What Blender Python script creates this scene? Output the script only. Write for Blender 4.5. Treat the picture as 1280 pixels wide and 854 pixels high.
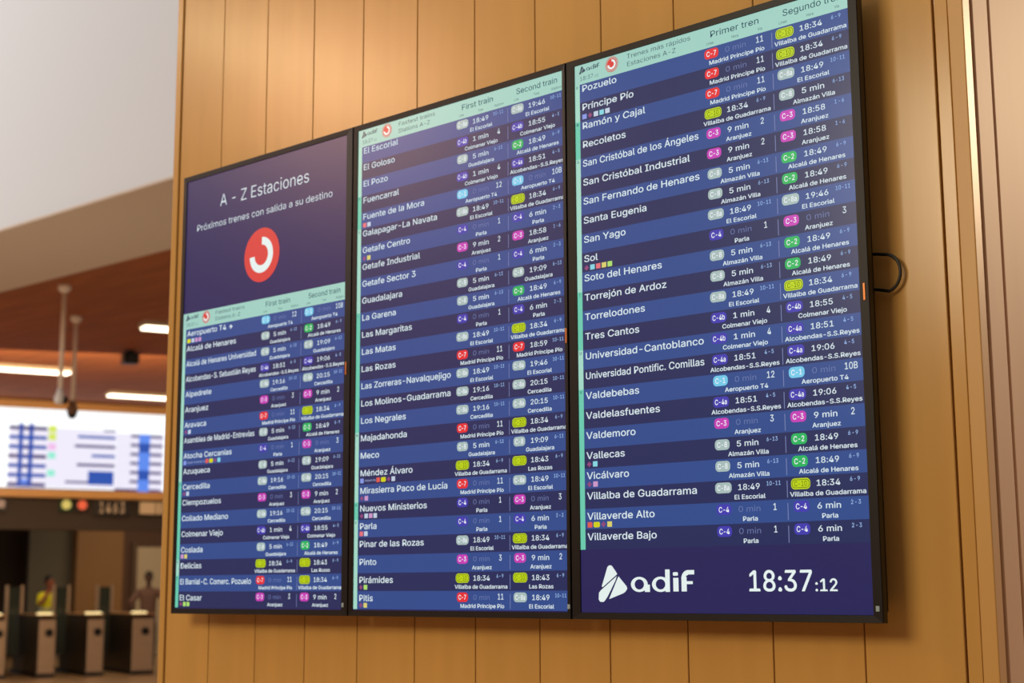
import bpy, bmesh, math, random
from mathutils import Vector, Matrix
random.seed(7)
D = bpy.data
for o in list(D.objects): D.objects.remove(o)
COL = bpy.context.scene.collection
SC = bpy.context.scene
PI = math.pi

# ------------------------------------------------------------------ camera
CAMP = Vector((3.50957647, -2.50338883, 0.07085523))
YAW, PIT, ROL, FPX = -0.730369068, 0.160874977, -0.00528439564, 1881.47827
fw = Vector((math.sin(YAW)*math.cos(PIT), math.cos(YAW)*math.cos(PIT), math.sin(PIT)))
rt = Vector((math.cos(YAW), -math.sin(YAW), 0)); up = rt.cross(fw)
r2 = rt*math.cos(ROL) + up*math.sin(ROL); u2 = -rt*math.sin(ROL) + up*math.cos(ROL)
cd = D.cameras.new('camera'); cam = D.objects.new('camera', cd); COL.objects.link(cam)
m3 = Matrix((r2, u2, -fw)).transposed()
cam.matrix_world = Matrix.Translation(CAMP) @ m3.to_4x4()
cd.sensor_width = 36; cd.lens = FPX*36/1280; cd.clip_start = .05; cd.clip_end = 200
cd.dof.use_dof = True; cd.dof.focus_distance = 3.0; cd.dof.aperture_fstop = 4.4
SC.camera = cam
SC.view_settings.view_transform = 'Standard'; SC.view_settings.look = 'None'
SC.view_settings.exposure = 0; SC.view_settings.gamma = 1
try: SC.view_settings.use_curve_mapping = False
except Exception: pass

# ------------------------------------------------------------------ world and lights
w = D.worlds.new('world'); SC.world = w; w.use_nodes = True
w.node_tree.nodes['Background'].inputs[0].default_value = (.93, .95, 1, 1)
w.node_tree.nodes['Background'].inputs[1].default_value = .55
def aim(o, p, q):
    o.location = p; o.rotation_euler = (Vector(q)-Vector(p)).to_track_quat('-Z', 'Y').to_euler()
def area(p, q, sx, sy, power, col, spread=PI):
    l = D.lights.new('area_lamp', 'AREA'); l.shape = 'RECTANGLE'; l.size = sx; l.size_y = sy
    l.energy = power; l.color = col; l.spread = spread
    o = D.objects.new('area_lamp', l); COL.objects.link(o); aim(o, p, q); return o
def spot(p, q, power, col, ang, blend=1, r=.05):
    l = D.lights.new('spot_lamp', 'SPOT'); l.energy = power; l.color = col; l.spot_size = ang
    l.spot_blend = blend; l.shadow_soft_size = r
    o = D.objects.new('spot_lamp', l); COL.objects.link(o); aim(o, p, q); return o
WARM = (1, .74, .46); NEUT = (1, .95, .9)
area((1.0, -4.7, 2.1), (1.1, 0, -.1), 2.2, 1.2, 118, (1, .86, .60))
lin_ = area((-5.55, -4.9, 4.25), (-5.55, -4.9, 0), .3, 2.6, 42, (1, .82, .42)); lin_.rotation_euler = (0, 0, 0)   # linear luminaire mirrored in the planks
area((-12, -8.6, 4.6), (-12.5, -12, 1.6), 5, 1, 620, (1, .68, .56))      # added unseen lamp: lights the far hall wall to haze the screens                 
area((-7.3, -7.2, 4.9), (.7, 0, 1.0), 1.9, 1.5, 95, (1, .52, .30))      # warm luminaire across the hall
area((5.0, 6.0, 3.0), (2.34, .3, .7), 1.5, 1.0, 250, WARM)                # luminaire beyond the corner
area((-14, -3, 7.5), (-10, 4.57, 5.5), 6, 4, 570, (.93, .97, 1))         # high roof light on the white fascia
area((-15.5, 9, 3.0), (-19.5, 11.5, 0), 4, 4, 330, WARM)  # added lamp, brightens the rear hall and the board rails
area((-24.5, 17.5, 2.2), (-25.5, 19, -1.5), 3, 2, 60, (1, .78, .5))  # added fill lamp inside the recess beyond the gates
area((-22.2, 14.6, 2.2), (-23.2, 14.9, -1.5), 1.5, .6, 38, (1, .82, .56))  # added fill near the gates, brightens the yellow vest
area((-9, 3.2, -1.0), (-10, 5.2, 3.3), 6, 1, 50, (1, .86, .7))  # added low fill shining up, lifts the soffit

# ------------------------------------------------------------------ materials
def lin(c): return tuple(((v/255)/12.92 if v/255 <= .04045 else (((v/255)+.055)/1.055)**2.4) for v in c)
MC = {}
def mat(name, rgb, rough=.6, metal=0, spec=.5, noise=0, scale=(20, 20, 20), bump=0, coat=0):
    if name in MC: return MC[name]
    m = D.materials.new(name); m.use_nodes = True; nt = m.node_tree; b = nt.nodes['Principled BSDF']
    c = lin(rgb); b.inputs['Base Color'].default_value = (*c, 1)
    b.inputs['Roughness'].default_value = rough; b.inputs['Metallic'].default_value = metal
    b.inputs['Specular IOR Level'].default_value = spec; b.inputs['Coat Weight'].default_value = coat
    if noise:
        tc = nt.nodes.new('ShaderNodeTexCoord'); mp = nt.nodes.new('ShaderNodeMapping')
        mp.inputs['Scale'].default_value = scale
        nz = nt.nodes.new('ShaderNodeTexNoise'); nz.inputs['Scale'].default_value = 1; nz.inputs['Detail'].default_value = 5
        oi = nt.nodes.new('ShaderNodeObjectInfo')
        ad = nt.nodes.new('ShaderNodeVectorMath'); ad.operation = 'ADD'
        nt.links.new(tc.outputs['Object'], mp.inputs[0]); nt.links.new(mp.outputs[0], ad.inputs[0])
        ml = nt.nodes.new('ShaderNodeMath'); ml.operation = 'MULTIPLY'; ml.inputs[1].default_value = 37
        nt.links.new(oi.outputs['Random'], ml.inputs[0]); nt.links.new(ml.outputs[0], ad.inputs[1])
        nt.links.new(ad.outputs[0], nz.inputs['Vector'])
        cr = nt.nodes.new('ShaderNodeValToRGB')
        cr.color_ramp.elements[0].position = .3; cr.color_ramp.elements[1].position = .7
        cr.color_ramp.elements[0].color = (*[v*(1-noise) for v in c], 1)
        cr.color_ramp.elements[1].color = (*[min(1, v*(1+noise)) for v in c], 1)
        nt.links.new(nz.outputs['Fac'], cr.inputs[0]); nt.links.new(cr.outputs[0], b.inputs['Base Color'])
        if bump:
            bp = nt.nodes.new('ShaderNodeBump'); bp.inputs['Strength'].default_value = bump; bp.inputs['Distance'].default_value = .002
            nt.links.new(nz.outputs['Fac'], bp.inputs['Height']); nt.links.new(bp.outputs[0], b.inputs['Normal'])
    MC[name] = m; return m
def glow(name, rgb, strength=1.0, rough=.27, spec=.46):
    """a lit pixel of a display (or a lamp, or a painted glint): emits, and has the sheen of the glass in front"""
    if name in MC: return MC[name]
    m = D.materials.new(name); m.use_nodes = True; b = m.node_tree.nodes['Principled BSDF']
    b.inputs['Base Color'].default_value = (.004, .004, .005, 1); b.inputs['Roughness'].default_value = rough
    b.inputs['Specular IOR Level'].default_value = spec
    b.inputs['Emission Color'].default_value = (*lin(rgb), 1); b.inputs['Emission Strength'].default_value = strength
    MC[name] = m; return m
WOOD = mat('pale_oak_laminate', (198, 151, 82), .21, noise=.05, scale=(16, 16, 1.1), bump=.04)
WOODL = mat('corner_laminate', (206, 168, 132), .55, noise=.04, scale=(10, 10, 1.2), bump=.03)
DARK = mat('dark_joint', (120, 80, 44), .8)
BLK = mat('black_plastic', (10, 8, 6), .4, spec=.35)
BLKM = mat('black_metal', (20, 19, 18), .5)
CEILW = mat('ceiling_timber', (158, 88, 38), .85, noise=.2, scale=(.9, 9, 9), bump=.05)
WHITE = mat('white_plaster', (222, 220, 216), .7)
BEIGE = mat('beige_plaster', (216, 198, 178), .7)
GOLD = mat('golden_trim', (226, 170, 100), .4)
STEEL = mat('brushed_steel', (176, 150, 124), .4, .5, noise=.06, scale=(3, 3, 40))
FLOORM = mat('tan_stone_floor', (176, 140, 100), .35, noise=.08, scale=(2, 2, 2))

# ------------------------------------------------------------------ mesh helpers
def link(name, me, m, parent=None):
    o = D.objects.new(name, me)
    if m is not None: me.materials.append(m) if len(me.materials) == 0 else None
    COL.objects.link(o)
    if parent: o.parent = parent
    return o
def obj(name, bm, m, parent=None, smooth=False, loc=None):
    me = D.meshes.new(name); bm.to_mesh(me); bm.free()
    if smooth:
        for p in me.polygons: p.use_smooth = True
    o = link(name, me, m, parent)
    if loc: o.location = loc
    return o
def box(bm, x0, x1, y0, y1, z0, z1, bev=0):
    vs = [bm.verts.new((x, y, z)) for z in (z0, z1) for y in (y0, y1) for x in (x0, x1)]
    fs = [bm.faces.new([vs[i] for i in f]) for f in ((0, 2, 3, 1), (4, 5, 7, 6), (0, 1, 5, 4), (2, 6, 7, 3), (0, 4, 6, 2), (1, 3, 7, 5))]
    if bev:
        es = list({e for f in fs for e in f.edges})
        bmesh.ops.bevel(bm, geom=es, offset=bev, segments=2, affect='EDGES', profile=.5)
    return bm
def B(*a, **k): return box(bmesh.new(), *a, **k)
def quad(bm, x0, x1, z0, z1, y):
    bm.faces.new([bm.verts.new(p) for p in ((x0, y, z0), (x1, y, z0), (x1, y, z1), (x0, y, z1))])
def poly(bm, pts, y):
    f = bm.faces.new([bm.verts.new((p[0], y, p[1])) for p in pts])
    if len(pts) > 4: bmesh.ops.triangulate(bm, faces=[f])
def tube(bm, pts, rad, seg=12, caps=True):
    pts = [Vector(p) for p in pts]; rings = []
    rad = rad if isinstance(rad, (list, tuple)) else [rad]*len(pts)
    ref = None
    for i, p in enumerate(pts):
        d = (pts[min(i+1, len(pts)-1)] - pts[max(i-1, 0)]).normalized()
        if ref is None: ref = Vector((1, 0, 0)) if abs(d.x) < .8 else Vector((0, 1, 0))
        a = (ref - d*ref.dot(d)).normalized(); b = d.cross(a); ref = a
        rings.append([bm.verts.new(p + (a*math.cos(t) + b*math.sin(t))*rad[i]) for t in [2*PI*k/seg for k in range(seg)]])
    for r, s in zip(rings, rings[1:]):
        for k in range(seg): bm.faces.new((r[k], r[(k+1) % seg], s[(k+1) % seg], s[k]))
    if caps:
        bm.faces.new(rings[0][::-1]); bm.faces.new(rings[-1])
    return bm
def ball(bm, c, r, sc=(1, 1, 1), u=16, v=10, rot=None):
    M = Matrix.Translation(c) @ (rot.to_4x4() if rot else Matrix.Identity(4)) @ Matrix.Diagonal((r*sc[0], r*sc[1], r*sc[2], 1))
    return bmesh.ops.create_uvsphere(bm, u_segments=u, v_segments=v, radius=1, matrix=M)
def tag(o, label=None, cat=None, group=None, kind=None):
    if label: o['label'] = label
    if cat: o['category'] = cat
    if group: o['group'] = group
    if kind: o['kind'] = kind
    return o
def struct(name, bm, m): return tag(obj(name, bm, m), kind='structure')
def empty(name, loc=(0, 0, 0), rz=0):
    o = D.objects.new(name, None); COL.objects.link(o); o.location = loc; o.rotation_euler = (0, 0, rz)
    o.empty_display_size = .1; return o

# ------------------------------------------------------------------ the setting
ZF = CAMP.z - 1.6                       # station floor
ZC = CAMP.z + 3.38                      # timber ceiling beyond the fascia
struct('floor', B(-45, 14, -14, 40, ZF-.1, ZF), FLOORM)
# wood clad kiosk: core + planks
WY = .08
wall = struct('wall_front', B(-.150, 2.325, WY+.018, 1.6, ZF, 5.2), DARK)
seams = [-.130, .068, .270, .472, .672, .876, 1.077, 1.274, 1.473, 1.676, 1.880, 2.080, 2.280]
g = .0012
plank_me = None
for a, b in zip(seams, seams[1:]):
    bm = B(-.5, .5, -.0, .018, ZF, 5.2)
    # chamfered long edges so each joint reads as a shallow V
    for v in bm.verts: v.co.x *= (b-a-2*g)
    es = [e for e in bm.edges if abs(e.verts[0].co.z-e.verts[1].co.z) > 1 and e.verts[0].co.y < .001]
    bmesh.ops.bevel(bm, geom=es, offset=.0012, segments=1, affect='EDGES')
    obj('wood_plank', bm, WOOD, wall, loc=((a+b)/2, WY, 0))
tr = B(-.160, -.134, WY-.004, WY+.05, ZF, 5.2, bev=.002); obj('corner_trim', tr, WOOD, wall)
obj('corner_trim', B(2.2835, 2.3105, WY, WY+.03, ZF, 5.2, bev=.0015), WOOD, wall)
obj('corner_trim', B(2.3115, 2.342, WY-.001, WY+.03, ZF, 5.2, bev=.002), mat('corner_oak', (198, 151, 82), .4), wall)
ys = [WY+.033, .190, .60, 1.05, 1.6]
for i, (a, b) in enumerate(zip(ys, ys[1:])):
    obj('side_panel', B(2.326, 2.344, a+.0045, b-.0045, ZF, 5.2, bev=.002), WOODL, wall)
# white fascia, its beige lip, the soffit
ZS = CAMP.z + 3.3
fas = struct('wall_upper', B(-34, 2.2, 4.57, 4.75, ZS+.02, 9.5), WHITE)
obj('fascia_lip', B(-34, 2.2, 4.54, 4.80, ZS-.0, ZS+.035, bev=.012), BEIGE, fas)
struct('ceiling_soffit', B(-34, 2.2, 4.80, 6.10, ZS+.012, ZS+.15), BEIGE)
struct('ceiling', B(-34, 2.2, 6.10, 40, ZC, ZC+.12), CEILW)
# the rest of the hall behind the photographer
struct('wall_back', B(-26, 12, -12.2, -12, ZF, 8), mat('hall_wall_timber', (128, 84, 52), .6, noise=.1, scale=(6, 6, 1)))
struct('wall_right', B(12, 12.2, -12, 16, ZF, 8), mat('hall_wall_beige', (150, 120, 92), .7))

# ------------------------------------------------------------------ glyphs (Blender's own built-in font)
GC = {}; ADV = {}
try: FONT = D.fonts.load(bpy.utils.system_resource('DATAFILES', path='fonts')+'/Inter.woff2')   # ships with Blender
except Exception: FONT = None
def _text_mesh(s, off):
    cu = D.curves.new('glyph', 'FONT'); cu.body = s; cu.size = 1; cu.offset = off; cu.resolution_u = 2
    if FONT: cu.font = FONT
    ob = D.objects.new('glyph', cu); me = D.meshes.new_from_object(ob)
    vs = [tuple(v.co) for v in me.vertices]; fs = [tuple(p.vertices) for p in me.polygons]
    D.objects.remove(ob); D.curves.remove(cu); D.meshes.remove(me)
    return vs, fs
def _width(s):
    vs, _ = _text_mesh(s, 0); return max(v[0] for v in vs) - min(v[0] for v in vs)
HH = _width('HH'); CAPH = max(v[1] for v in _text_mesh('H', 0)[0])
def glyph(c, off):
    if c not in ADV: ADV[c] = _width('H'+c+'H') - HH
    k = (c, off)
    if k not in GC:
        if c == ' ': GC[k] = ([], [])
        else:                            # the filler now and then loses a counter or a bar: keep the median outline
            tries = [_text_mesh(c, off+d) for d in (0, -.0021, .0013, -.0037, -.0009)]
            def ar(t): return sum(abs(sum(t[0][f[i]][0]*t[0][f[(i+1) % len(f)]][1]-t[0][f[(i+1) % len(f)]][0]*t[0][f[i]][1] for i in range(len(f)))) for f in t[1])
            GC[k] = _text_mesh(c, -.006) if c == 'D' and FONT else sorted(tries, key=ar)[2]
    return GC[k]
def twidth(s):
    for c in s: glyph(c, 0) if c not in ADV else None
    return sum(ADV[c] for c in s)
def put_text(bm, s, x, z, cap, y, xs=1.0, al='L', off=.0, width=None, sp=0, italic=0):
    k = cap/CAPH; wn = twidth(s)
    if width: xs = width/(wn*k)
    tw = wn*k*xs + sp*(len(s)-1)
    if al == 'C': x -= tw/2
    if al == 'R': x -= tw
    for c in s:
        vs, fs = glyph(c, min(off, -.002))
        for dx, dz in (((-off, -.55*off), (off, -.55*off), (0, .9*off)) if off > .003 else ((0, 0),)):      # heavier weight
            nv = [bm.verts.new((x+(v[0]+dx)*k*xs, y, z+(v[1]+dz)*k)) for v in vs]
            for f in fs:
                try: bm.faces.new([nv[i] for i in f])
                except ValueError: pass
        x += ADV[c]*k*xs + sp
def rrect(bm, cx, cz, wd, ht, r, y, n=5):
    pts = []
    for sx, sz, a0 in ((1, -1, -PI/2), (1, 1, 0), (-1, 1, PI/2), (-1, -1, PI)):
        for i in range(n+1):
            t = a0 + PI/2*i/n
            pts.append((cx+sx*(wd/2-r)+r*math.cos(t), cz+sz*(ht/2-r)+r*math.sin(t)))
    bm.faces.new([bm.verts.new((p[0], y, p[1])) for p in pts])
def disc(bm, cx, cz, r, y, n=40, rz=None):
    bm.faces.new([bm.verts.new((cx+r*math.cos(2*PI*i/n), y, cz+(rz or r)*math.sin(2*PI*i/n))) for i in range(n)])
def arc(bm, cx, cz, ri, ro, a0, a1, y, n=32, kz=1):
    P = [[bm.verts.new((cx+r*math.cos(math.radians(a0+(a1-a0)*i/n)), y, cz+kz*r*math.sin(math.radians(a0+(a1-a0)*i/n)))) for i in range(n+1)] for r in (ri, ro)]
    for i in range(n): bm.faces.new((P[0][i], P[1][i], P[1][i+1], P[0][i+1]))

# ------------------------------------------------------------------ departure boards
C7, C10, C3, C8, C8a, C2, C4, C4a, C4b, C1 = 'C-7', 'C-10', 'C-3', 'C-8', 'C-8a', 'C-2', 'C-4', 'C-4a', 'C-4b', 'C-1'
MPP, VG, EE, AV, GU, AR, AH, PA, CV, AL, T4, CE, LR = ('Madrid Príncipe Pío', 'Villalba de Guadarrama', 'El Escorial', 'Almazán Villa', 'Guadalajara',
    'Aranjuez', 'Alcalá de Henares', 'Parla', 'Colmenar Viejo', 'Alcobendas-S.S.Reyes', 'Aeropuerto T4', 'Cercedilla', 'Las Rozas')
a7 = (C7, '0 min', '11', MPP); b7 = (C7, '18:59', '10-11', MPP)
a10 = (C10, '18:34', '6-9', VG); b10 = (C10, '18:43', '6-9', LR)
a8a = (C8a, '18:49', '10-11', EE); b8a = (C8a, '19:46', '10-11', EE)
c8a = (C8a, '19:16', '10-11', CE); d8a = (C8a, '20:15', '10-11', CE)
a8 = (C8, '5 min', '6-13', AV); g8 = (C8, '5 min', '6-13', GU); h8 = (C8, '19:09', '6-13', GU)
a3 = (C3, '9 min', '2', AR); b3 = (C3, '18:58', '1-6', AR); z3 = (C3, '0 min', '3', AR)
a2 = (C2, '18:49', '6-9', AH)
a4 = (C4, '0 min', '1', PA); b4 = (C4, '6 min', '2-3', PA)
p4b = (C4b, '1 min', '4', CV); q4b = (C4b, '18:55', '4-5', CV); p4a = (C4a, '18:51', '4-5', AL); q4a = (C4a, '19:06', '4-5', AL)
a1 = (C1, '0 min', '12', T4); b1 = (C1, '0 min', '10B', T4)
R3 = [('Pozuelo', a7, a10), ('Príncipe Pío', a7, a10, 'bdwcw'), ('Ramón y Cajal', a7, a8a), ('Recoletos', a10, a8),
      ('San Cristóbal de los Ángeles', a3, b3), ('San Cristóbal Industrial', a3, b3), ('San Fernando de Henares', a8, a2), ('Santa Eugenia', a8, a2),
      ('San Yago', a8a, b8a), ('Sol', a4, z3, 'dcryg'), ('Soto del Henares', a8, a2), ('Torrejón de Ardoz', a8, a2), ('Torrelodones', a8a, a10),
      ('Tres Cantos', p4b, q4b), ('Universidad-Cantoblanco', p4b, p4a), ('Universidad Pontific. Comillas', p4a, q4a), ('Valdebebas', a1, b1),
      ('Valdelasfuentes', p4a, q4a), ('Valdemoro', z3, a3), ('Vallecas', a8, a2, 'dc'), ('Vicálvaro', a8, a2, 'dp'), ('Villalba de Guadarrama', a8a, a10),
      ('Villaverde Alto', a4, b4, 'oYdy'), ('Villaverde Bajo', a4, b4)]
R2 = [('El Escorial', a8a, b8a), ('El Goloso', p4b, q4b), ('El Pozo', g8, a2), ('Fuencarral', p4b, p4a), ('Fuente de la Mora', a1, b1, 'rw'),
      ('Galapagar-La Navata', a8a, a10), ('Getafe Centro', a4, b4, 'dy'), ('Getafe Industrial', a3, b3), ('Getafe Sector 3', a4, b4),
      ('Guadalajara', g8, h8), ('La Garena', g8, a2), ('Las Margaritas', a4, b4), ('Las Matas', a8a, a10), ('Las Rozas', a7, b7),
      ('Las Zorreras-Navalquejigo', a8a, b8a), ('Los Molinos-Guadarrama', c8a, d8a), ('Los Negrales', c8a, d8a), ('Majadahonda', a7, a10),
      ('Meco', g8, h8), ('Méndez Álvaro', a10, b10, 'b=oYdw'), ('Mirasierra Paco de Lucía', a7, a8a, 'dp'), ('Nuevos Ministerios', a4, z3, 'dwpw'),
      ('Parla', a4, b4, 'rw'), ('Pinar de las Rozas', a8a, a10), ('Pinto', z3, a3), ('Pirámides', a10, b10, 'dg'), ('Pitis', a7, a8a, 'dy')]
R1 = [('Aeropuerto T4 ✈', a1, b1, 'Ywpp'), ('Alcalá de Henares', g8, a2), ('Alcalá de Henares Universidad', g8, h8), ('Alcobendas-S. Sebastián Reyes', p4a, q4a),
      ('Alpedrete', c8a, d8a), ('Aranjuez', z3, a3), ('Aravaca', a7, a10, 'dw'), ('Asamblea de Madrid-Entrevías', g8, a2), ('Atocha Cercanías', a4, z3, 'b==oYdc'),
      ('Azuqueca', g8, h8), ('Cercedilla', c8a, d8a, 'dw'), ('Ciempozuelos', z3, a3), ('Collado Mediano', c8a, d8a), ('Colmenar Viejo', p4b, q4b),
      ('Coslada', g8, a2, 'py'), ('Delicias', a10, b10), ('El Barrial-C. Comerc. Pozuelo', a7, a10), ('El Casar', z3, a3, 'dgg')]
LINECOL = {C7: ('red', (226, 44, 50)), C10: ('lime', (186, 210, 20)), C3: ('magenta', (196, 60, 180)), C8: ('grey', (164, 186, 184)), C8a: ('grey', (164, 186, 184)),
           C2: ('green', (32, 178, 92)), C4: ('indigo', (62, 58, 172)), C4a: ('indigo', (62, 58, 172)), C4b: ('indigo', (62, 58, 172)), C1: ('sky', (112, 200, 232))}
ICOL = {'b': (130, 150, 225), 'd': (140, 70, 120), 'w': (190, 205, 225), 'c': (130, 210, 225), 'r': (225, 110, 120), 'y': (215, 205, 110), 'g': (170, 220, 110),
        'p': (200, 150, 200), 'o': (220, 90, 80), 'Y': (205, 205, 20), '=': (150, 160, 200)}
ICN = {'b': 'periwinkle', 'd': 'plum', 'w': 'pale', 'c': 'aqua', 'r': 'rose', 'y': 'straw', 'g': 'leaf', 'p': 'lilac', 'o': 'coral', 'Y': 'yellow', '=': 'mauve'}
TXT = glow('pixel_white', (212, 226, 232)); TXTB = glow('pixel_bluewhite', (150, 180, 226)); TXTD = glow('pixel_faint', (104, 118, 168))
HDR = glow('pixel_header', (156, 205, 193)); HTX = glow('pixel_header_ink', (44, 66, 84))
ROWA = glow('pixel_row_light', (42, 74, 138)); ROWB = glow('pixel_row_dark', (30, 42, 88)); BG = glow('pixel_navy', (32, 33, 86))
STA = glow('pixel_strip_mint', (160, 214, 196)); STB = glow('pixel_strip_teal', (104, 200, 172)); DIV = glow('pixel_divider', (116, 128, 176))
RED = glow('pixel_logo_red', (214, 62, 58)); LOGW = glow('pixel_logo_white', (226, 238, 236))
NAME_XS = .183/(twidth('Villaverde Bajo')*.0146/CAPH); DEST_XS = .163/(twidth('Villalba de Guadarrama')*.0086/CAPH)
print('XS', NAME_XS, DEST_XS)

LOGO = ([(56.2, 1150.9), (71.9, 1111.2), (75.7, 1108.0), (80.7, 1107.5), (84.4, 1109.4), (93.6, 1120.2), (97.7, 1126.0), (58.6, 1152.8)],
        [(96.4, 1129.9), (53.5, 1159.2), (48.4, 1164.4), (47.6, 1178.0), (51.0, 1182.8), (60.6, 1183.2), (65.6, 1178.9), (72.0, 1171.2), (92.5, 1139.5)],
        [(100.8, 1130.5), (121.7, 1151.1), (123.3, 1155.9), (119.0, 1161.6), (112.8, 1165.4), (75.1, 1177.4), (83.3, 1163.5), (98.7, 1136.6)])
def wordmark(bm, tr, y):
    """rounded lower-case company word: a d i f"""
    s = tr(1, 0)[0]-tr(0, 0)[0]
    def ring(cx, cz):
        px, pz = tr(cx, cz); n = 28
        o = [bm.verts.new((px+21.6*s*math.cos(2*PI*i/n), y, pz+15.4*s*math.sin(2*PI*i/n))) for i in range(n)]
        q = [bm.verts.new((px+12.0*s*math.cos(2*PI*i/n), y, pz+10.4*s*math.sin(2*PI*i/n))) for i in range(n)]
        for i in range(n): bm.faces.new((q[i], o[i], o[(i+1) % n], q[(i+1) % n]))
    def r(x0, x1, m0, m1):
        a = tr(x0, m1); b = tr(x1, m0); quad(bm, a[0], b[0], a[1], b[1], y)
    ring(154.6, 1147.4); r(168.5, 181.5, 1148, 1162.7); ring(208.5, 1147.4); r(220.5, 231.8, 1117.8, 1162.7)
    r(240.3, 253.2, 1134.8, 1161.8)
    a = tr(246, 1127); rrect(bm, a[0], a[1], 12.5*s, 7*s, 2.4*s, y)
    r(260.5, 273.2, 1133, 1161.8); r(270, 288, 1141.6, 1147.4)
    c = tr(277, 1136)
    arc(bm, c[0], c[1], 6.5*s, 16.4*s, 90, 180, y, 10); r(276, 292, 1119.6, 1128.2)

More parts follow.
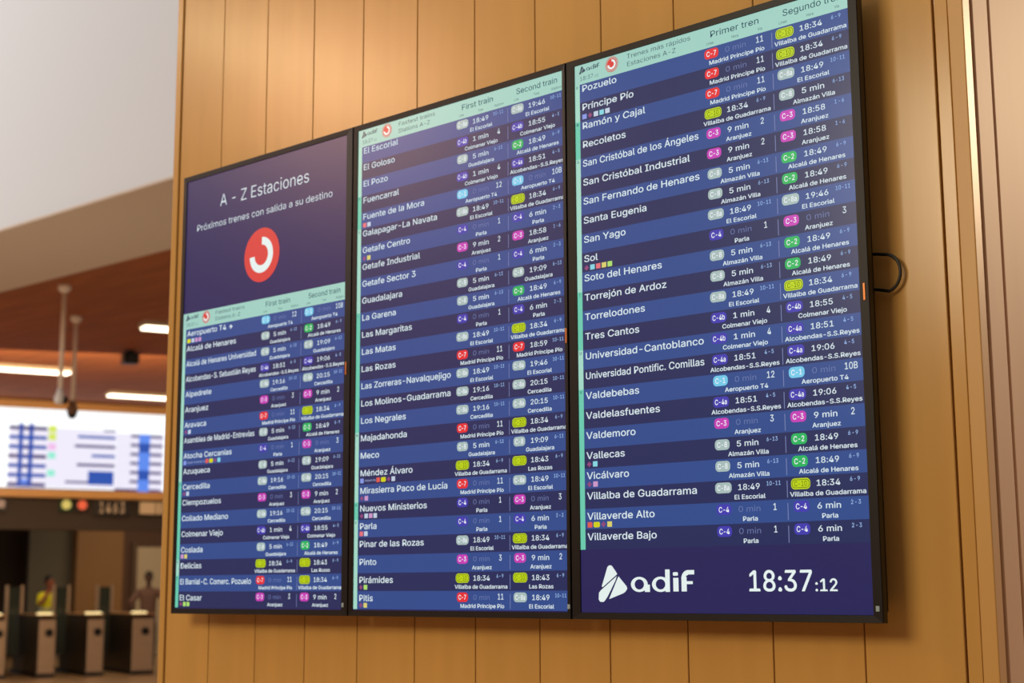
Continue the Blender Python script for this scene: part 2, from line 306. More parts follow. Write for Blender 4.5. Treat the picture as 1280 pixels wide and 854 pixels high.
def display(idx, x0, x1, lx, lw, rows, ystart, so, label):
    Z1, ZT, ZB = 1.235, 1.2195, .0145
    root = empty('departure_display', ((x0+x1)/2, 0, 0)); cx = root.location.x
    tag(root, label, 'display', 'portrait departure displays')
    X = lambda m: lx - cx + m/1000
    Zz = lambda m: ZT - m/1000
    # housing: bezel ring, edge and slimmer rear body
    bm = bmesh.new()
    ox0, ox1, ix0, ix1 = x0-cx, x1-cx, lx-cx, lx-cx+lw
    def ringpts(a, b, c, d, y): return [bm.verts.new(p) for p in ((a, y, c), (b, y, c), (b, y, d), (a, y, d))]
    inn2 = ringpts(ix0, ix1, ZB, ZT, .0035); inn = ringpts(ix0-.0008, ix1+.0008, ZB-.0008, ZT+.0008, .0008)
    o1 = ringpts(ox0+.001, ox1-.001, .001, Z1-.001, 0); o2 = ringpts(ox0, ox1, 0, Z1, .002); o3 = ringpts(ox0, ox1, 0, Z1, .016)
    o4 = ringpts(ox0+.016, ox1-.016, .016, Z1-.016, .024); o5 = ringpts(ox0+.02, ox1-.02, .02, Z1-.02, .058)
    for a, b in ((inn2, inn), (inn, o1), (o1, o2), (o2, o3), (o3, o4), (o4, o5)):
        for i in range(4): bm.faces.new((a[i], b[i], b[(i+1) % 4], a[(i+1) % 4]))
    bm.faces.new(o5); bm.faces.new(inn2)
    bmesh.ops.recalc_face_normals(bm, faces=bm.faces)
    obj('housing', bm, BLK, root)
    obj('wall_bracket', B(-.16, .16, .058, WY, .42, .82), BLKM, root)
    obj('sensor_window', B(X(lw*1000+so), X(lw*1000+so+7.5), -.0012, .001, .021, .031, bev=.0008), mat('grey_lens', (150, 168, 172), .25), root)
    obj('maker_badge', B(X(lw*1000+so+2), X(lw*1000+so+6.5), -.0012, .001, .595, .628, bev=.0006), mat('bronze_badge', (196, 122, 70), .3, .7), root)
    # the screen and its flat print
    bm = bmesh.new(); quad(bm, ix0, ix1, ZB, ZT, .0030); scr = obj('screen', bm, BG, root)
    layers = {}
    def L(name, m, key=0):
        if (name, key) not in layers: layers[(name, key)] = (bmesh.new(), m)
        return layers[(name, key)][0]
    P = 42.86; YH, YT = .0027, .0021
    h0 = ystart-45.3; W = lw*1000
    def hq(bmn, a, b, c, d, y): quad(bmn, X(a), X(b), Zz(d), Zz(c), y)
    hq(L('header_band', HDR), 0, W, h0, ystart, YH)
    strips = 'mint'; n = len(rows); last = None; seg = []
    for i, r in enumerate(rows):
        k = r[0][0]
        if k != last: seg.append([k, i, i+1]); last = k
        else: seg[-1][2] = i+1
    for j, (k, i0, i1) in enumerate(seg):
        m = STA if j % 2 == 0 else STB
        hq(L('index_strip', m, j), 0, 13.5, ystart+i0*P, ystart+i1*P, YH)
        if j or idx == 3: put_text(L('index_letter', HTX, j), k, X(6.7), Zz(ystart+i0*P+9.5), .0065, YT, al='C', off=.01)
    for i, r in enumerate(rows):
        y0 = ystart+i*P
        hq(L('row_stripe', ROWA if i % 2 == 0 else ROWB, i), 13.5, W, y0, y0+P, YH)
        nm = r[0].replace(' ✈', '')
        wn = twidth(nm)*.0146/CAPH*NAME_XS
        put_text(L('station_name', TXT, i), nm, X(19.5), Zz(y0+18.4+.21*(y0-45)/P), .0146, YT, xs=NAME_XS*min(1, .311/wn), off=.012)
        if '✈' in r[0]:
            xx = X(19.5)+wn+.022; zz = Zz(y0+15)
            poly(L('aeroplane_icon', TXT), [(xx+.008, zz), (xx+.003, zz+.0012), (xx-.002, zz+.006), (xx-.004, zz+.006), (xx-.002, zz+.0012), (xx-.007, zz+.001), (xx-.009, zz+.003), (xx-.0085, zz),
                  (xx-.009, zz-.003), (xx-.007, zz-.001), (xx-.002, zz-.0012), (xx-.004, zz-.006), (xx-.002, zz-.006), (xx+.003, zz-.0012)], YT)
        if len(r) > 3:
            xi = 20.5
            for ci, c in enumerate(r[3]):
                wdt = {'=': 40, 'Y': 17, 'd': 13}.get(c, 12.5)
                bmi = L('connection_icon', glow('pixel_icon_'+ICN[c], ICOL[c]), (i, ci))
                zc = Zz(y0+33.8)
                if c == '=':
                    put_text(bmi, 'Aeropuerto-bus', X(xi), Zz(y0+36.2), .0056, YT, width=.040, off=.01); xi += wdt+2; continue
                if c == 'd':
                    poly(bmi, [(X(xi), zc), (X(xi+6.5), zc-.0062), (X(xi+13), zc), (X(xi+6.5), zc+.0062)], YT)
                elif c == 'Y': rrect(bmi, X(xi+8.5), zc, .017, .0115, .0035, YT)
                else: quad(bmi, X(xi), X(xi+wdt), zc-.0056, zc+.0056, YT)
                xi += wdt+3.5
        for col, sv in ((r[1], 0), (r[2], 175.8)):
            ln, tm, pl, de = col
            cn, cc = LINECOL[ln]; bc = glow('pixel_line_'+cn, cc)
            wdt = {C10: 42, C8a: 39, C4a: 38, C4b: 38}.get(ln, 35)
            bz = Zz(y0+14.3)
            ky = (i, sv)
            rrect(L('line_badge', bc, ky), X(367+sv), bz, wdt/1000, .0212, .0082, .0024)
            if ln == C10:
                bo = L('badge_outline', glow('pixel_badge_ink', (84, 98, 10)), ky)
                rrect(bo, X(367+sv), bz, .0385, .0162, .0066, .00235); rrect(L('badge_core', bc, ky), X(367+sv), bz, .0362, .0140, .0058, .0023)
                put_text(L('line_code', glow('pixel_badge_ink', (84, 98, 10)), ky), ln, X(367+sv), bz-.0048, .0098, YT, al='C', xs=.8, off=.005)
            else:
                put_text(L('line_code', glow('pixel_code', (236, 240, 246)), ky), ln, X(367+sv), bz-.0052, .0105, YT, al='C', xs=.86 if len(ln) < 4 else .8, off=.014)
            faint = tm == '0 min'
            put_text(L('train_time', TXTD if faint else TXT, ky), tm, X(426.5+sv), Zz(y0+20.0), .0112, YT, al='C', width=.053, off=.0 if faint else .012)
            if '-' in pl:
                put_text(L('platform_number', TXTB, ky), pl, X(483+sv), Zz(y0+14.2), .0080, YT, al='C', xs=.88, off=.014, sp=.0016 if len(pl) < 4 else .0004)
            else:
                put_text(L('platform_number', TXT, ky), pl, X(484.5+sv), Zz(y0+19.2), .0128, YT, al='C', xs=.86, off=.012)
            wd = twidth(de)*.0086/CAPH*DEST_XS
            put_text(L('destination_name', TXT, ky), de, X(min(428, 506-wd*500)+sv if wd > .15 else 428+sv), Zz(y0+38.0), .0086, YT, al='C', xs=DEST_XS*min(1, .163/wd), off=.018)
        hq(L('column_divider', DIV, i), 512.3, 513.9, y0+7, y0+39.5, .0024)
    # header print
    es = idx == 3
    H = lambda m: Zz(h0+m)
    hn = [0]
    def ik():
        hn[0] += 1; return L('header_lettering', HTX, hn[0])
    s1, s2 = ('Primer tren', 'Segundo tren') if es else ('First train', 'Second train')
    put_text(ik(), s1, X(364), H(24.5), .0135, YT, width=.121 if es else .104, off=.004)
    put_text(ik(), s2, X(539), H(24.5), .0135, YT, width=.134 if es else .126, off=.004)
    for sv in (0, 175.8):
        for t, xx in zip(('Línea', 'Hora', 'Vía') if es else ('Line', 'Time', 'Platform'), (364, 426, 486)):
            put_text(ik(), t, X(xx+sv), H(39.5), .0060, YT, al='C', xs=.9, off=.003)
    put_text(ik(), 'Trenes más rápidos' if es else 'Fastest trains', X(146), H(17.2), .0102, YT, width=.170 if es else .130, off=.003)
    put_text(ik(), 'Estaciones A-Z' if es else 'Stations A-Z', X(146), H(34.8), .0102, YT, width=.132 if es else .112, off=.003)
    put_text(ik(), '18:37', X(14), H(37.5), .0094, YT, width=.040); put_text(ik(), ':12', X(56), H(37.5), .0058, YT, width=.012)
    tr = lambda a, b: (X(13+(a-47)*.235), H(4+(b-1107)*.235))
    ink = L('header_logo', HTX)
    for p_ in LOGO: poly(ink, [tr(*q) for q in p_], YT)
    wordmark(ink, tr, YT)
    def cercanias(cx_, cz_, R, y, pre, rim=False):
        if rim: disc(L(pre+'_ring', RED), cx_, cz_, R, y+.0003); disc(L(pre+'_gap', HDR), cx_, cz_, R*.9, y+.00022); disc(L(pre+'_disc', RED), cx_, cz_, R*.8, y+.00015)
        else: disc(L(pre+'_disc', RED), cx_, cz_, R, y+.0003, 56)
        arc(L(pre+'_mark', LOGW), cx_-R*.02, cz_, R*.38, R*.66, -178, 88, y)
    cercanias(X(105), H(19.5), .0175, YT, 'header_symbol', True)
    if idx == 1:
        put_text(L('title_lettering', TXT), 'A - Z Estaciones', X(154), Zz(97.5), .0335, YT, width=.383, off=-.004)
        put_text(L('subtitle_lettering', TXT), 'Próximos trenes con salida a su destino', X(50), Zz(153.5), .0185, YT, width=.580, off=.0)
        cercanias(X(344), Zz(264.5), .0745, YT, 'round_symbol')
    if idx == 3:
        tr = lambda a, b: (X(a), Zz(b))
        lo = L('footer_logo', LOGW)
        for p_ in LOGO: poly(lo, [tr(*q) for q in p_], YT)
        wordmark(lo, tr, YT)
        put_text(L('clock_digits', LOGW), '18:37', X(416), Zz(1161.5), .0390, YT, width=.148, off=.014)
        put_text(L('clock_seconds', LOGW), ':12', X(565), Zz(1161.5), .0225, YT, width=.051, off=.016)
    for (nm, _k), (bmn, m) in layers.items():
        bmesh.ops.recalc_face_normals(bmn, faces=bmn.faces)
        obj(nm, bmn, m, scr)
    return root

display(1, .0020, .7235, .0175, .6820, R1, 431.0, 4, 'leftmost wall display with the A - Z Estaciones title above its station list')
display(2, .7270, 1.4315, .7430, .6780, R2, 45.3, 1.5, 'middle wall display listing stations from El Escorial down to Pitis')
display(3, 1.4350, 2.1640, 1.4585, .6850, R3, 45.3, 6.5, 'rightmost wall display with a white logo and the 18:37 clock at its foot')
# cable loop behind the right display
bm = bmesh.new()
pts = [(2.120, .068, .640)]
for i in range(13):
    t = math.radians(80-160*i/12); pts.append((2.166+.030*math.cos(t), .066, .655+.036*math.sin(t)))
pts.append((2.120, .068, .632)); pts[0] = (2.12, .068, .70)
tag(obj('power_cable', tube(bm, pts, .0032, 8), BLKM, smooth=True), 'black cable loop sticking out behind the right edge of the rightmost display', 'cable')

# ------------------------------------------------------------------ background hall, turned 17.8 degrees
TH = math.radians(17.8)
U = Vector((math.sin(TH), math.cos(TH), 0)); N = Vector((-math.cos(TH), math.sin(TH), 0))
RZ = math.atan2(U.y, U.x)               # local x = along the gate line, local y = away
def W(s, n, z): return CAMP + U*s + N*n + Vector((0, 0, z))
def WF(s, n): p = W(s, n, 0); p.z = ZF; return p

# LED board
root = empty('led_departure_board', W(7.0, 27.8, 1.62), RZ)
tag(root, 'long bright white led departure board hung above the ticket gates', 'display')
x0, x1, zb, zt = -3.2, 3.6, .16, 1.60
obj('board_body', B(x0, x1, .02, .35, zb-.02, zt+.02), BLKM, root)
fr = bmesh.new(); box(fr, x0-.1, x1+.1, -.06, .35, zt, zt+.14); obj('upper_rail', fr, GOLD, root)
fr = bmesh.new(); box(fr, x0-.1, x1+.1, -.06, .35, 0, zb-.02); obj('lower_rail', fr, GOLD, root)
bm = bmesh.new(); quad(bm, x0, x1, zb, zt, .015); scr = obj('led_screen', bm, glow('led_white', (250, 254, 255), 1.15), root)
sx = lambda zx: 5.66 + zx*3.03/1105 - 7.0
def zz(r): return zt - r                # distance from top
BL = glow('led_blue', (44, 84, 176)); BD = glow('led_indigo', (70, 58, 120)); BLL = glow('led_light_blue', (96, 142, 240)); LV = glow('led_lavender', (240, 236, 252))
l1, l2, l3, l4 = (BL, 'led_bar'), (BD, 'led_bar'), (BLL, 'led_cell'), (LV, 'led_column')
def q(mm_, a, b, r0, r1, y=.011):
    b_ = bmesh.new(); quad(b_, sx(a), sx(b), zz(r1), zz(r0), y); obj(mm_[1], b_, mm_[0], scr)
pr = .170
for colx in (0, -1350):
    q(l4, colx+60, colx+300, .34, 1.44, .0135); q(l4, colx+300, colx+757, .34, 1.42, .0135); q(l4, colx+760, colx+1090, .38, 1.44, .0135)
    for k in range(8):
        r = .36+k*pr
        if r < 1.42: q(l1 if k % 3 else l2, colx+55, colx+300, r-.034, r+.034)
    q(l1, colx+118, colx+146, .28, 1.42); q(l1, colx+183, colx+212, .28, 1.42)
    q(l3, colx+146, colx+183, 1.28, 1.40)
    for k in range(7): q(l1 if k % 2 else l2, colx+130, colx+200, .345+k*pr, .40+k*pr)
    q(l2, colx+675, colx+757, .335, .365)
    for k, a in enumerate((503, 485, 600, 503)): q(l1 if k % 2 == 0 else l2, colx+a, colx+757, .45+k*.172, .50+k*.172)
    q(l1, colx+580, colx+752, 1.10, 1.35, .010); q(l2, colx+430, colx+752, 1.29, 1.33)
    for k in range(7):
        r = .42+k*pr; q(l2, colx+862, colx+1082, r-.026, r+.026); q(l3 if k % 3 != 1 else l1, colx+918, colx+995, r-.04, r+.13, .0105)
    q(l2, colx+760, colx+1065, 1.405, 1.44)
for (a, r, c, cn) in ((310, .30, (214, 232, 90), 'lime'), (310, .44, (214, 232, 90), 'lime'), (310, .62, (240, 190, 236), 'pink'), (310, .78, (150, 236, 214), 'aqua'), (310, 1.1, (190, 240, 236), 'aqua')):
    q((glow('led_'+cn, c), 'line_square'), a, a+50, r, r+.12)

# timber lintel and dark recess beyond the gates
def bgbox(bm, s0, s1, n0, n1, z0, z1, bev=0): return box(bm, s0, s1, n0, n1, z0, z1, bev)
def bgstruct(name, s0, s1, n0, n1, z0, z1, m):
    o = struct(name, B(s0, s1, n0, n1, z0, z1), m); o.location = CAMP; o.rotation_euler = (0, 0, RZ); return o
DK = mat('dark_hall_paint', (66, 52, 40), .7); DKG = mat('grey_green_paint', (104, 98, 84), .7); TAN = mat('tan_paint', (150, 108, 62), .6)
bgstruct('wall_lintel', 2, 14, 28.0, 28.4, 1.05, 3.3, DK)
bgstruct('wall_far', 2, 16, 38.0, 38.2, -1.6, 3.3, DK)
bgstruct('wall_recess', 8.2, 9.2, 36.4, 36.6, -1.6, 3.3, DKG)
bgstruct('wall_tan', 9.2, 10.3, 36.0, 37.9, -1.6, 1.6, TAN)
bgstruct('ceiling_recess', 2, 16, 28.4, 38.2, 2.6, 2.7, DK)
d = bgstruct('door_1', 10.6, 11.6, 35.9, 35.96, -1.6, .96, mat('pale_door', (196, 176, 146), .5))
obj('door_frame', bgbox(bgbox(bmesh.new(), 10.48, 10.6, 35.86, 36.0, -1.6, 1.08), 11.6, 11.72, 35.86, 36.0, -1.6, 1.08), mat('door_casing', (90, 66, 48), .6), d)
obj('door_handle', bgbox(bmesh.new(), 11.44, 11.5, 35.82, 35.9, -.62, -.50), STEEL, d)
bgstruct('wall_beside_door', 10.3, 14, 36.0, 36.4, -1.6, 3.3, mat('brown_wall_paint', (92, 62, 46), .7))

# signals and lane sign on the lintel
def placed(name, bm, m, label=None, cat=None, group=None, smooth=False, parent=None, at=None):
    o = obj(name, bm, m, parent, smooth)
    if not parent: o.location = at or CAMP; o.rotation_euler = (0, 0, RZ)
    if label: tag(o, label, cat, group)
    return o
def signal(s, z, colr, nm, label):
    r = empty('lane_signal', W(s, 27.94, z), RZ); tag(r, label, 'signal')
    obj('signal_housing', B(-.12, .12, -.05, .02, -.12, .11, bev=.01), mat('signal_case_'+nm, {'green': (20, 60, 28), 'red': (46, 24, 18)}[nm], .5), r)
    b_ = bmesh.new(); disc(b_, 0, 0, .085, -.055, 24); obj('signal_lens', b_, glow('signal_'+nm, colr, 1.0), r)
signal(6.90, 1.50, (214, 190, 100), 'green', 'round pale signal lamp in a green case above the gates')
signal(7.19, 1.50, (236, 96, 60), 'red', 'round red signal lamp beside the green one above the gates')
r = empty('platform_sign', W(7.73, 27.94, 1.47), RZ); tag(r, 'small dark hanging sign with pale figures 1 4 6 3 above the gates', 'sign')
obj('sign_plate', B(-.32, .36, -.04, .02, -.16, .13, bev=.01), mat('dark_sign', (40, 30, 22), .5), r)
b_ = bmesh.new(); put_text(b_, '1 4 6 3', -.23, -.10, .20, -.043, width=.48, off=.02); obj('sign_figures', b_, glow('sign_tan', (170, 128, 88)), r)
r = empty('exit_sign', W(8.50, 27.94, 1.47), RZ); tag(r, 'pale lit sign panel above the rightmost ticket gate', 'sign')
obj('sign_case', B(-.30, .42, -.03, .02, -.14, .13, bev=.01), mat('dark_sign', (40, 30, 22), .5), r)
b_ = bmesh.new(); quad(b_, -.24, .06, -.11, .11, -.035); quad(b_, .08, .16, -.11, .11, -.035); quad(b_, .18, .34, -.11, .11, -.035)
obj('sign_panes', b_, glow('sign_pane', (176, 130, 84)), r)
r = empty('exit_sign', W(5.72, 27.94, 1.47), RZ); tag(r, 'small pale lit sign at the photo edge under the led board', 'sign')
obj('sign_case', B(-.25, .15, -.03, .02, -.12, .12, bev=.01), mat('dark_sign', (40, 30, 22), .5), r)
b_ = bmesh.new(); rrect(b_, -.05, .02, .3, .14, .04, -.035); obj('sign_panes', b_, glow('sign_pane2', (150, 112, 88)), r)

# ticket gates
def gate(s, wd, label, lamp):
    r = empty('ticket_gate', WF(s, 28.3), RZ); tag(r, label, 'gate', 'row of ticket gates')
    h = wd/2
    bm = bmesh.new(); prof = [(0, .0), (0, 1.02), (.10, 1.10), (2.0, 1.10), (2.1, 1.04), (2.1, 0)]
    A = [[bm.verts.new((x, y, z)) for y, z in prof] for x in (-h+.02, h-.02)]
    bm.faces.new(A[0]); bm.faces.new(A[1][::-1])
    for i in range(6): bm.faces.new((A[0][i], A[1][i], A[1][(i+1) % 6], A[0][(i+1) % 6]))
    bmesh.ops.recalc_face_normals(bm, faces=bm.faces)
    obj('cabinet', bm, mat('gate_cabinet', (44, 32, 24), .3), r)
    obj('front_panel', B(-h, h, -.03, .03, .07, 1.03, bev=.012), STEEL, r)
    obj('plinth', B(-h-.02, h+.02, -.02, 2.14, 0, .07), BLKM, r)
    obj('top_plate', B(-h-.01, h+.01, .0, 2.1, 1.10, 1.125, bev=.006), mat('gate_top', (200, 150, 100), .3, .3), r)
    bm = bmesh.new(); tube(bm, [(.03, -.034, .80), (.03, -.06, .80)], .072, 20); rd = obj('card_reader', bm, BLK, r)
    for x in (-.30, -.02):
        obj('wing_post', B(x-h+.02, x-h+.075, 1.55, 1.63, .1 if x < -.1 else 1.1, 1.66, bev=.006), STEEL, r)
    gl = B(-.225-h+.0, -.005-h+.0, 1.575, 1.605, .35, 1.62); obj('glass_wing', gl, mat('smoked_glass', (52, 58, 50), .15), r)
    lp = B(*lamp, .12, .27, 1.125, 1.155, bev=.01); obj('top_glint', lp, glow('gate_glint', (255, 226, 160), 1.6), r)  # bright reflection on the gate top, put in as a glowing block
G = 'ticket gate '
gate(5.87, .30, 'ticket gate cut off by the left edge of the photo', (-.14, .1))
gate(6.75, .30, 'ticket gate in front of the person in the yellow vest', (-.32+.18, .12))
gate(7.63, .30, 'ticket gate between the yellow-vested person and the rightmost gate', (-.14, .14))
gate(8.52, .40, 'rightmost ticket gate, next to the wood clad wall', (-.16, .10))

# linear ceiling lights
LM = glow('lamp_strip', (255, 238, 205), 5)
def strip(s0, s1, n, label):
    r = empty('linear_light', W((s0+s1)/2, n, 3.37), RZ); tag(r, label, 'ceiling light', 'linear ceiling lights')
    h = (s1-s0)/2
    obj('lamp_housing', B(-h-.03, h+.03, -.14, .14, -.05, .01), mat('lamp_case', (200, 180, 150), .5), r)
    obj('diffuser', B(-h, h, -.12, .12, -.075, -.045, bev=.01), LM, r)
strip(3.6, 5.80, 23.6, 'linear ceiling light nearest the left edge, crossed by the camera poles')
strip(7.08, 9.6, 26.0, 'linear ceiling light just above the led board')
strip(5.56, 7.9, 18.9, 'linear ceiling light highest in the photo, beside the wood clad wall')

# hanging camera poles
def campole(s, n, zb, label, kind):
    r = empty('camera_pole', W(s, n, 3.38), RZ); tag(r, label, 'camera pole', 'ceiling poles with cameras')
    L_ = 3.38-zb; PW = mat('pale_pole_paint', (240, 222, 202), .5)
    b_ = bmesh.new(); tube(b_, [(0, 0, 0), (0, 0, -.05), (0, 0, -.09)], [.075, .07, .035], 20); obj('ceiling_flange', b_, PW, r, True)
    b_ = bmesh.new(); tube(b_, [(0, 0, -.08), (0, 0, -L_+.1)], .027, 14); obj('pole', b_, PW, r, True)
    if kind == 0:
        b_ = bmesh.new(); tube(b_, [(0, 0, -L_+.12), (0, 0, -L_+.02)], [.03, .06], 16); ball(b_, (0, 0, -L_), .065); obj('camera_housing', b_, mat('white_plastic', (226, 224, 220), .4), r, True)
        b_ = bmesh.new(); ball(b_, (.045, -.02, -L_-.01), .045); obj('camera_lens', b_, BLK, r, True)
    else:
        b_ = bmesh.new(); tube(b_, [(0, 0, -L_+.16), (0, 0, -L_+.06), (0, 0, -L_)], [.035, .07, .06], 16); obj('camera_housing', b_, mat('brown_plastic', (120, 84, 56), .4), r, True)
        b_ = bmesh.new(); ball(b_, (0, 0, -L_-.005), .056); obj('camera_dome', b_, mat('dome_tint', (44, 44, 38), .1), r, True)
campole(4.07, 16.94, 2.08, 'nearer pale ceiling pole ending in a white camera', 0)
campole(4.69, 18.86, 2.14, 'farther pale ceiling pole ending in a dark dome camera', 1)
# ceiling speaker
r = empty('ceiling_speaker', W(6.09, 21.3, 3.38), RZ); tag(r, 'small black box speaker mounted on the timber ceiling', 'speaker')
obj('speaker_box', B(-.11, .11, -.1, .1, -.20, -.04, bev=.015), BLK, r)
obj('mount_plate', B(-.05, .05, -.05, .05, -.045, 0), BLKM, r)
b_ = bmesh.new(); tube(b_, [(0, -.101, -.12), (0, -.108, -.12)], .06, 18); obj('speaker_grille', b_, BLKM, r)

# ------------------------------------------------------------------ people
def skin(chains, name, sub=2):
    """chains: list of lists of (pos, radius); first vertex of a chain may repeat an existing one"""
    me = D.meshes.new(name); bm = bmesh.new(); sk = bm.verts.layers.skin.verify(); seen = {}; first = True
    for ch in chains:
        prev = None
        for p, r_ in ch:
            k = tuple(round(c, 4) for c in p)
            if k not in seen:
                v = bm.verts.new(p); rr = r_ if isinstance(r_, tuple) else (r_, r_)
                v[sk].radius = rr; v[sk].use_root = first; first = False; seen[k] = v
            v = seen[k]
            if prev is not None and bm.edges.get((prev, v)) is None: bm.edges.new((prev, v))
            prev = v
    bm.to_mesh(me); bm.free()
    o = D.objects.new(name, me); COL.objects.link(o)
    o.modifiers.new('skin', 'SKIN').use_smooth_shade = True
    s_ = o.modifiers.new('sub', 'SUBSURF'); s_.levels = s_.render_levels = sub
    dg = bpy.context.evaluated_depsgraph_get(); dg.update()
    me2 = D.meshes.new_from_object(o.evaluated_get(dg)); D.objects.remove(o)
    return me2
def hand(b, tip_dir, palm_n, size=1.0):
    """palm + five fingers; returns chains"""
    d = Vector(tip_dir).normalized(); n_ = Vector(palm_n); n_ = (n_-d*n_.dot(d)).normalized(); s_ = d.cross(n_)
    b = Vector(b); out = []
    pc = b+d*.045*size; out.append([(tuple(b), .024), (tuple(pc), (.036, .016))])
    for i, ln in enumerate((.062, .072, .066, .05)):
        r0 = pc + d*.03*size + s_*(-.027+.018*i)
        a1 = r0+d*ln*.45+n_*.004; a2 = a1+d*ln*.33+n_*.014; a3 = a2+d*ln*.2+n_*.016
        out.append([(tuple(pc), (.036, .016)), (tuple(r0), .0095), (tuple(a1), .009), (tuple(a2), .0085), (tuple(a3), .0075)])
    t0 = b+d*.025-s_*.028; t1 = t0-s_*.022+d*.025+n_*.01; t2 = t1+d*.028+n_*.012
    out.append([(tuple(b), .024), (tuple(t0), .012), (tuple(t1), .011), (tuple(t2), .009)])
    return out
def head(bm, c, yaw, r_=.105):
    R_ = Matrix.Rotation(yaw, 3, 'Z')
    def P(x, y, z): return Vector(c)+R_@Vector((x, y, z))
    ball(bm, P(0, .005, .03), r_, (.76, .92, 1.06), 24, 16, R_); ball(bm, P(0, -.022, -.045), r_, (.56, .62, .62), 18, 12, R_)
    tube(bm, [P(0, -.088, .03), P(0, -.112, -.012), P(0, -.092, -.02)], [.008, .016, .010], 8)
    tube(bm, [P(-.026, -.082, -.047), P(0, -.092, -.045), P(.026, -.082, -.047)], [.004, .008, .004], 8)
    for s_ in (-1, 1): ball(bm, P(s_*.083, .012, .01), .03, (.3, .6, 1), 10, 8, R_)
def eyes(c, yaw):
    R_ = Matrix.Rotation(yaw, 3, 'Z'); bm = bmesh.new()
    for s_ in (-1, 1): ball(bm, Vector(c)+R_@Vector((s_*.030, -.080, .022)), .0095, u=10, v=8)
    return bm
def hair_mesh(c, yaw):
    R_ = Matrix.Rotation(yaw, 3, 'Z'); bm = bmesh.new()
    ball(bm, Vector(c)+R_@Vector((0, .018, .05)), .112, (.80, .94, 1.0), 24, 16, R_)
    for v in list(bm.verts):
        l = R_.inverted()@(v.co-Vector(c))
        if l.z < -.035 or (l.y < -.045 and l.z < .065): bm.verts.remove(v)
    return bm
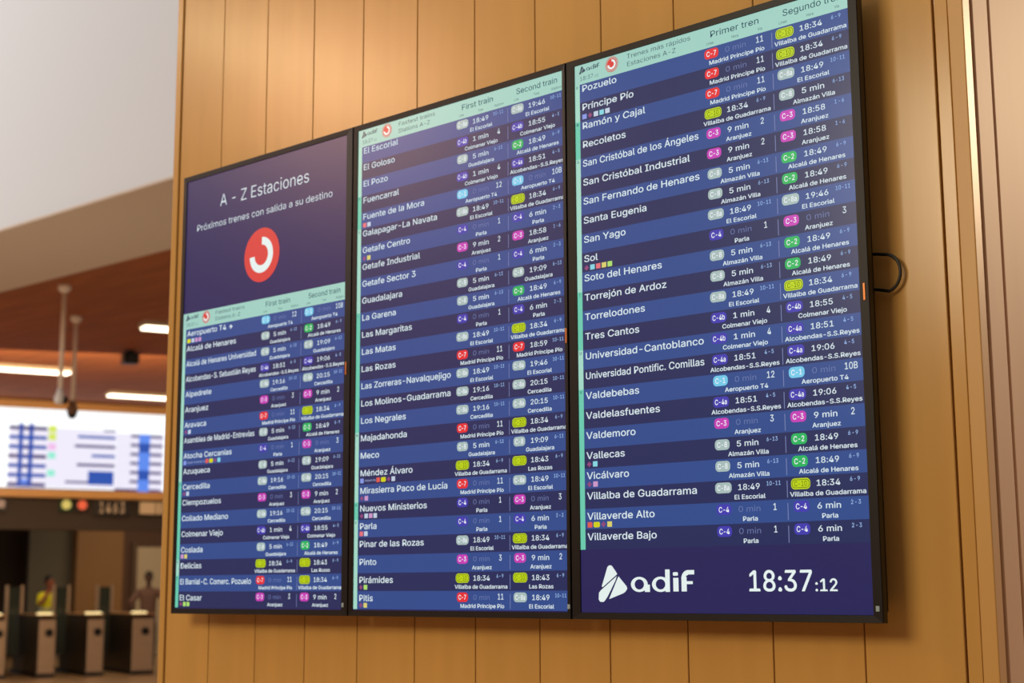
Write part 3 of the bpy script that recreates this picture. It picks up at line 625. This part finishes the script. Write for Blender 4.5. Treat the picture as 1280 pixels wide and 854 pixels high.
def person(s, n, face, tone, top, trous, arms, hc, label, height=1.8, vest=None):
    rt_ = empty('person', WF(s, n), RZ+face); tag(rt_, label, 'person')
    k = height/1.8
    SK = mat('skin_'+tone[0], tone[1], .5)
    hip = (0, 0, .95*k); ch = (0, .01, 1.32*k); nk = (0, .0, 1.50*k); hd = (0, -.015, 1.665*k)
    body = [[(hip, (.15, .11)), ((0, 0, 1.12*k), (.15, .11)), (ch, (.19, .125)), ((0, .005, 1.43*k), (.15, .09)), (nk, .052), ((0, -.01, 1.60*k), .055)]]
    legs = []
    for sg in (-1, 1):
        legs.append([(hip, (.15, .11)), ((sg*.095, 0, .87*k), .092), ((sg*.11, -.02, .50*k), .062), ((sg*.115, .02, .12*k), .045)])
    shoe = bmesh.new()
    for sg in (-1, 1):
        ball(shoe, (sg*.118, -.045, .045), .05, (1, 2.6, .9)); tube(shoe, [(sg*.115, .02, .05), (sg*.115, .02, .13)], [.055, .048], 12)
    ach = []; sl = []; hands = []
    for sg, el, wr, tip, pn in arms:
        sh = (sg*.185, .01, 1.41*k); el = tuple(c*k for c in el); wr = tuple(c*k for c in wr)
        ach.append([((0, .005, 1.43*k), (.15, .09)), (sh, .068), (el, .050), (wr, .034)])
        sl.append([((0, .005, 1.43*k), (.165, .10)), (sh, .082), (tuple((a+b)/2 for a, b in zip(sh, el)), .074), (el, .066)])
        hands += hand(wr, tip, pn)
    me = skin(body+legs+ach, 'body'); bm = bmesh.new(); bm.from_mesh(me); D.meshes.remove(me)
    mh = skin(hands[:6], 'h', 1); bm.from_mesh(mh); D.meshes.remove(mh)
    if len(hands) > 6:
        mh = skin(hands[6:], 'h', 1); bm.from_mesh(mh); D.meshes.remove(mh)
    head(bm, hd, 0)
    obj('body', bm, SK, rt_, True)
    obj('eyes', eyes(hd, 0), mat('eye_dark', (20, 16, 14), .2), rt_, True)
    obj('hair', hair_mesh(hd, 0), hc, rt_, True)
    tor = [[((0, 0, .86*k), (.175, .13)), ((0, 0, .94*k), (.18, .135)), ((0, 0, 1.12*k), (.172, .13)), (ch, (.205, .14)), ((0, .005, 1.43*k), (.165, .10)), ((0, .002, 1.475*k), .075)]]
    me = skin(tor+sl, 'shirt'); link('shirt', me, top, rt_)
    me = skin([[(hip, (.162, .122)), ((0, 0, .99*k), (.15, .115))]] + [[(hip, (.162, .122)), ((l[1][0]), .104), (l[2][0], .078), (l[3][0], .066), ((l[3][0][0], l[3][0][1], .07), .066)] for l in legs], 'trousers')
    link('trousers', me, trous, rt_)
    obj('shoes', shoe, mat('shoe_black', (24, 20, 18), .5), rt_, True)
    if vest:
        me = skin([[((0, 0, .96*k), (.195, .15)), ((0, 0, 1.12*k), (.19, .145)), ((0, .01, 1.32*k), (.22, .155)), ((0, .005, 1.42*k), (.18, .115))],
                   [((0, .005, 1.42*k), (.18, .115)), ((-.18, .01, 1.405*k), .10)], [((0, .005, 1.42*k), (.18, .115)), ((.18, .01, 1.405*k), .10)]], 'vest')
        link('safety_vest', me, vest, rt_)
        bs = bmesh.new(); n_ = 28
        for z_ in (1.02, 1.14):
            rr = [[bs.verts.new((ax*math.cos(2*PI*i/n_), .0+ay*math.sin(2*PI*i/n_), z_*k+dz)) for i in range(n_)] for ax, ay, dz in ((.190, .152, 0), (.190, .152, .045))]
            for i in range(n_): bs.faces.new((rr[0][i], rr[0][(i+1) % n_], rr[1][(i+1) % n_], rr[1][i]))
        obj('reflective_band', bs, mat('silver_band', (190, 190, 180), .3, .4), rt_, True)
    return rt_
YEL = mat('hi_vis_yellow', (232, 220, 20), .6); HB = mat('hair_black', (18, 12, 9), .6)
person(7.37, 30.9, .5, ('brown', (150, 84, 54)), YEL, mat('trousers_brown', (58, 40, 28), .8),
       [(-1, (-.36, -.16, 1.26), (-.13, -.20, 1.54), (.7, -.05, .7), (0, 0, 1)), (1, (.30, .02, 1.14), (.30, -.18, .98), (0, -.6, -.8), (-1, 0, 0))], HB,
       'person in a yellow safety vest raising a hand to the face behind the gates', 1.84, YEL)
person(9.45, 31.1, -.2, ('deep', (84, 50, 34)), mat('shirt_mauve', (112, 80, 68), .8), mat('trousers_dark', (38, 28, 24), .8),
       [(-1, (-.36, -.10, 1.18), (-.28, -.34, 1.08), (-.2, -1, -.1), (0, 0, -1)), (1, (.38, -.08, 1.20), (.52, -.26, 1.10), (.5, -1, -.1), (0, 0, -1))], HB,
       'dark-haired person with spread elbows behind the rightmost gate, before the pale door', 1.93)
